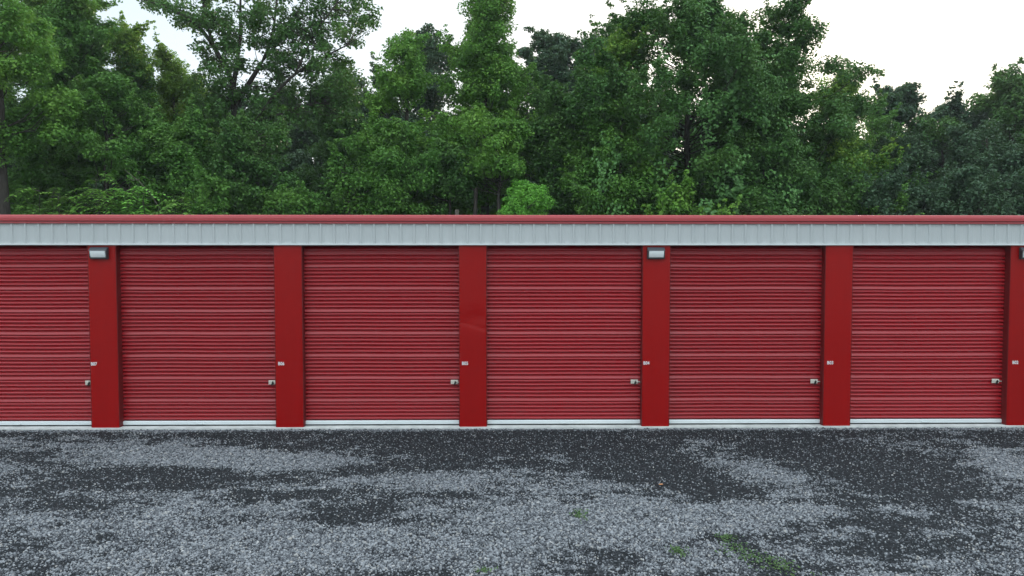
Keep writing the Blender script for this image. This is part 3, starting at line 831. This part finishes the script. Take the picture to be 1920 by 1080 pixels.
# the tall open tree with its bare limbs, laid out limb by limb
def open_tree():
    rs = np.random.RandomState(77)
    Y = 17.0
    b = at(450, 300, Y); g = np.array([b[0], Y, 0.0])
    root = empty("open_tree", tuple(g), "tall open tree with bare dark limbs against the sky left of centre", "tree")
    L = lambda pts: [at(x, y, Y + dy) - g for x, y, dy in pts]
    tw = Tubes()
    def smooth(P, n=14):
        P = np.array(P); t = np.linspace(0, 1, len(P)); s = np.linspace(0, 1, n)
        Q = np.stack([np.interp(s, t, P[:, i]) for i in range(3)], 1)
        for _ in range(2): Q[1:-1] = (Q[:-2] + 2 * Q[1:-1] + Q[2:]) / 4
        return Q
    limbs = [([(450, 490, 0), (447, 330, 0), (441, 230, 0), (436, 150, 0)], .20, .15),
             ([(436, 155, 0), (420, 120, -.3), (402, 88, -.5), (374, 46, -.8), (335, 20, -1), (296, 8, -1.2), (262, -4, -1.2)], .13, .03),
             ([(402, 88, -.5), (385, 40, -.2), (378, -20, 0), (380, -80, .2)], .08, .03),
             ([(438, 160, 0), (445, 112, .3), (452, 60, .4), (450, 0, .5), (455, -90, .6)], .12, .03),
             ([(440, 200, 0), (470, 150, .5), (500, 105, .8), (514, 60, .8), (516, 15, .8), (530, -70, .8)], .13, .03),
             ([(444, 280, 0), (482, 228, -.5), (517, 172, -.8), (555, 135, -1), (600, 110, -1.1), (650, 85, -1.3)], .11, .03),
             ([(500, 105, .8), (540, 60, 1), (560, 20, 1), (590, -50, 1.2)], .08, .03),
             ([(482, 228, -.5), (530, 212, -.6), (560, 200, -.5), (600, 190, 0)], .06, .02),
             ([(555, 135, -1), (590, 60, -.6), (630, 10, -.5), (655, -40, -.5)], .06, .02)]
    tips = []
    for pts, r0, r1 in limbs:
        Q = smooth(L(pts)); tw.add(Q, r0, r1, 8)
        tips.append(Q)
    cs, cl = [], []
    zones = [(395, 60, 45, 60, 22, 0), (375, 15, 35, 40, 16, 0), (450, 40, 55, 60, 30, 0), (510, 40, 60, 55, 34, 0), (575, 40, 60, 55, 36, 0), (640, 40, 55, 50, 30, 0),
             (480, 110, 60, 40, 26, 0), (560, 115, 60, 40, 34, 0), (620, 130, 50, 50, 26, 0), (420, 125, 40, 40, 16, 0), (520, 190, 70, 45, 30, 0), (600, 200, 60, 50, 30, 0), (450, 210, 60, 50, 24, 0),
             (310, 12, 32, 12, 10, 0), (275, 0, 18, 8, 5, 0), (350, 40, 25, 18, 8, 0), (680, 25, 30, 35, 12, 0), (560, -40, 110, 45, 40, 0), (430, -40, 70, 40, 24, 0), (660, 180, 35, 40, 10, 0), (392, 170, 42, 40, 24, 0), (400, 222, 50, 40, 24, 0)]
    for zx, zy, rx, ry, n, _ in zones:
        for q in range(n):
            a, r = rs.rand() * 6.283, math.sqrt(rs.rand())
            cs.append(at(zx + rx * r * math.cos(a), zy + ry * r * math.sin(a), Y + rs.randn() * 1.1) - g)
    cs = np.array(cs)
    allp = np.vstack(tips)
    for c in cs:
        dd = np.linalg.norm(allp - c, axis=1) + np.clip(allp[:, 2] - c[2] + 0.2, 0, None) * 1.5
        s0 = allp[dd.argmin()]
        m1 = (s0 + c) / 2 + rs.randn(3) * 0.12
        tw.add([s0, m1, c], 0.022, 0.006, 4)
    tw.build("trunk", M['barkdark'], root)
    rads = 0.42 * (0.6 + 0.7 * rs.rand(len(cs)))
    C, Nn = spray(cs, rads, 62, rs, 0.8)
    leaves("crown", leaf_arrays(C, Nn, 0.16 * (0.65 + 0.7 * rs.rand(len(C))), rs, 0.6, 0.4), M['darkleaf'], root)
open_tree()

# young trees with long compound fronds behind the roof at the left
def frond_tree(label, px, Y, top, hw, nf, seed, mat):
    rs = np.random.RandomState(seed)
    P = at(px, top, Y); g = np.array([P[0], Y, 0.0]); H = P[2]
    Rr = hw / FPX * (Y - CAM[1])
    root = empty("frond_sapling", tuple(g), label, "sapling", "saplings with fronds behind the roof")
    tw = Tubes(); C, Nn, D, sz = [], [], [], []
    stems = []
    for q in range(4):
        a = rs.rand() * 6.283
        tipx = np.array([math.cos(a) * Rr * 0.5 * rs.rand(), math.sin(a) * Rr * 0.5 * rs.rand(), H * (0.88 + 0.12 * rs.rand())])
        base = np.array([rs.randn() * 0.15, rs.randn() * 0.15, -0.05])
        s = np.linspace(0, 1, 9)[:, None]
        p = base * (1 - s) + tipx * s + np.array([math.cos(a), math.sin(a), 0]) * 0.25 * np.sin(s * 3.1)
        tw.add(p, 0.03, 0.008, 6); stems.append(p)
    V = []
    for q in range(nf):
        p = stems[q % 4]
        t = 0.60 + 0.40 * rs.rand() ** 0.6
        o = np.array([np.interp(t, np.linspace(0, 1, 9), p[:, i]) for i in range(3)])
        a = rs.rand() * 6.283
        ln = 0.75 + 0.6 * rs.rand()
        s = np.linspace(0, 1, 10)[:, None]
        d = np.array([math.cos(a), math.sin(a), 0])
        pth = o + d * ln * s + np.array([0, 0, 1]) * (0.45 * s - 0.75 * s ** 2) * ln
        tw.add(pth, 0.010, 0.004, 4)
        side = np.array([-d[1], d[0], 0])
        for i in range(2, 10):
            for sg in (-1, 1):
                tl = 0.24 * (0.75 + 0.5 * rs.rand()) * (1 - 0.25 * abs(i - 5) / 5)
                dr = unit(side * sg + d * 0.45 + np.array([0, 0, -0.25]) + rs.randn(3) * 0.12)
                nn = unit(np.array([0, 0, 1.0]) + rs.randn(3) * 0.22 - dr * 0.0)
                bb = unit(np.cross(nn, dr)); b0 = pth[i]
                hw_ = tl * 0.2
                V += [b0, b0 + dr * tl * 0.4 + bb * hw_ + nn * 0.01, b0 + dr * tl - nn * 0.02, b0 + dr * tl * 0.4 - bb * hw_ + nn * 0.01]
    tw.build("stems", M['barkdark'], root)
    leaves("fronds", np.array(V), M[mat], root)
for a in [("frond sapling behind the roof close to the left edge trunk", 95, 9.9, 345, 60, 70, 301, 'bright'),
          ("tallest frond sapling, behind the roof above the left wall lamp", 205, 10.1, 318, 70, 100, 302, 'bright'),
          ("frond sapling behind the roof beside the leaning dead branch", 250, 9.8, 340, 50, 60, 303, 'lush'),
          ("low frond sapling behind the roof right of the leaning dead branch", 345, 9.9, 360, 60, 70, 304, 'bright')]:
    frond_tree(*a)

# dead wood and a post among the leaves
def dead(name, label, cat, pts, Y, r0, r1, parts=(), m='bark'):
    g = at(pts[0][0], pts[0][1], Y); g = np.array([g[0], Y, 0.0])
    root = empty(name, tuple(g), label, cat)
    tw = Tubes()
    P = [np.array([0, 0, -0.05])] + [at(x, y, Y) - g for x, y in pts]
    tw.add(P, r0, r1, 8); tw.build("stem", M[m], root)
    for pp, ra, rb in parts:
        t2 = Tubes(); t2.add([at(x, y, Y) - g for x, y in pp], ra, rb, 6); t2.build("twig", M[m], root)
dead("dead_branch", "leaning bare dead branch among the saplings behind the roof", "branch", [(300, 392), (285, 368), (262, 341), (233, 318)], 9.55, 0.028, 0.008,
     [([(262, 336), (250, 338), (240, 335)], .012, .005)])
dead("tree_snag", "broken grey snag behind the roof left of the small bright bush", "snag", [(891, 400), (892, 370), (893, 352)], 11.9, 0.09, 0.07, [([(893, 362), (884, 352), (876, 349)], .03, .012)], m='barkdark')
dead("grey_post", "short grey post top poking above the roof left of the grey snag", "post", [(857, 402), (857, 393)], 9.9, 0.075, 0.075)

# the wood behind: individual trees, three kinds copied
rsb = np.random.RandomState(9)
protos = []
GB = "trees deep in the wood"
LB = "dark tree deep in the wood behind the front row"
for i, (m_, sd_) in enumerate((('shadeleaf', 401), ('blueleaf', 402), ('shadeleaf', 403))):
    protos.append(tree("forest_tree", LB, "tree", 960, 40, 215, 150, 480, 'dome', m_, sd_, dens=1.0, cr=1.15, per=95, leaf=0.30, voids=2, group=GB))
def copy_tree(o):
    c = o.copy(); COL.objects.link(c)
    for ch in o.children:
        d = ch.copy(); COL.objects.link(d); d.parent = c
    return c
spots = [(-60, 36), (60, 41), (180, 38), (300, 43), (410, 37), (530, 41), (650, 37), (770, 42), (880, 37), (1000, 42), (1110, 37), (1230, 41), (1350, 38), (1470, 43), (1580, 39), (1690, 43), (1800, 38), (1910, 42), (2040, 37)]
tops = {180: 165, 300: 160, 410: 190, 1230: 185, 770: 225, 880: 235, 1000: 225, 1470: 265, 1580: 280, 1690: 250, 1800: 245, 1350: 195}
for i, (px, Y) in enumerate(spots):
    o = protos[i] if i < 3 else copy_tree(protos[i % 3])
    p = at(px, tops.get(px, 185 + 35 * rsb.rand()), Y)
    h0 = at(960, 215, 40)[2]
    o.location = (p[0], Y, 0)
    s = p[2] / h0
    o.scale = (s, s, s)
    o.rotation_euler = (0, 0, rsb.rand() * 6.28)

# ------------------------------------------------------------------ a fallen leaf
def fallen_leaf():
    d = AF * FPX + AX * (1239 - 960) - AU * (910 - 540)
    c = np.array(CAM) + d * (-CAM[2] / d[2])
    m, nt, p = new_mat("dry_orange_leaf")
    p.inputs["Base Color"].default_value = (0.50, 0.22, 0.08, 1); p.inputs["Roughness"].default_value = 0.7
    xs = np.linspace(-1, 1, 9); V = []
    for i, x in enumerate(xs):
        wv = 0.42 * (1 - x * x) ** 0.8 + 0.01
        for q in (-1, 0, 1): V.append((0.045 * x, 0.045 * wv * q, 0.012 + 0.010 * abs(q) * (1 - x * x) + 0.008 * x * x))
    F = [(3 * i + q, 3 * i + q + 1, 3 * i + q + 4, 3 * i + q + 3) for i in range(8) for q in (0, 1)]
    o = link("fallen_leaf", np_mesh("fallen_leaf", V, F, m, True), None, (c[0], c[1], 0.012 + float(lot_z(np.array([c[0]]), np.array([c[1]]))[0])))
    o.rotation_euler = (0.15, 0, 0.3)
    prop(o, "single dry orange leaf lying on the dark gravel patch right of centre", "leaf")
fallen_leaf()

# ------------------------------------------------------------------ weeds on the lot
def weed(label, px, py, rx, ry, n, seed):
    rs = np.random.RandomState(seed)
    # where the ray meets the ground
    def gp(px, py):
        d = AF * FPX + AX * (px - 960) - AU * (py - 540)
        t = -CAM[2] / d[2]
        return np.array(CAM) + d * t
    c = gp(px, py)
    sx = abs(gp(px + rx, py)[0] - c[0]); sy = abs(gp(px, py + ry)[1] - c[1])
    z = float(lot_z(np.array([c[0]]), np.array([c[1]]))[0])
    ncl = max(3, n // 40)
    cc = np.cumsum(rs.randn(ncl, 2) * 0.22, 0); cc -= cc.mean(0)
    k = rs.randint(0, ncl, n)
    q = cc[k] + rs.randn(n, 2) * 0.34
    C = np.stack([q[:, 0] * sx, q[:, 1] * sy, 0.012 + 0.035 * rs.rand(n)], 1)
    Nn = unit(rs.randn(n, 3) * 0.6 + np.array([0, -0.1, 0.8]))
    V = leaf_arrays(C, Nn, 0.024 + 0.034 * rs.rand(n), rs, 0.42)
    o = link("weed_patch", np_mesh("weed_patch", V, np.arange(len(V)).reshape(-1, 4), M['weed']), None, (c[0], c[1], z))
    prop(o, label, "weeds", "weed patches on the gravel", "stuff")
weed("largest weed patch, in the gravel near the bottom edge right of centre", 1425, 1052, 55, 24, 380, 1)
weed("small weed tuft left of the largest weed patch", 1272, 1037, 16, 12, 120, 2)
weed("thin weed patch in the light gravel below the door between B05 and B04", 1085, 967, 26, 12, 110, 3)
weed("faint weeds at the edge of the small dark hollow above the largest weed patch", 1362, 1010, 30, 8, 90, 4)
weed("sparse weeds in the gravel at the bottom edge just left of centre", 905, 1072, 25, 7, 50, 5)

# ------------------------------------------------------------------ added haze
def haze():
    m = bpy.data.materials.new("tone_lifting_haze"); m.use_nodes = True
    nt = m.node_tree; nt.nodes.clear()
    out = N(nt, "ShaderNodeOutputMaterial"); v = N(nt, "ShaderNodeVolumePrincipled")
    v.inputs["Color"].default_value = (0.80, 0.87, 0.92, 1)
    v.inputs["Density"].default_value = 0.0005  # thin volume added to lift the dark tones among the trees
    v.inputs["Anisotropy"].default_value = 0.2
    nt.links.new(v.outputs[0], out.inputs["Volume"])
    o = MB().box(-950, 950, -950, 950, -1.3, 27).build("haze", m)
    prop(o, kind="stuff", label="thin pale haze added over the lot and the wood to lift the darks", cat="haze")
haze()
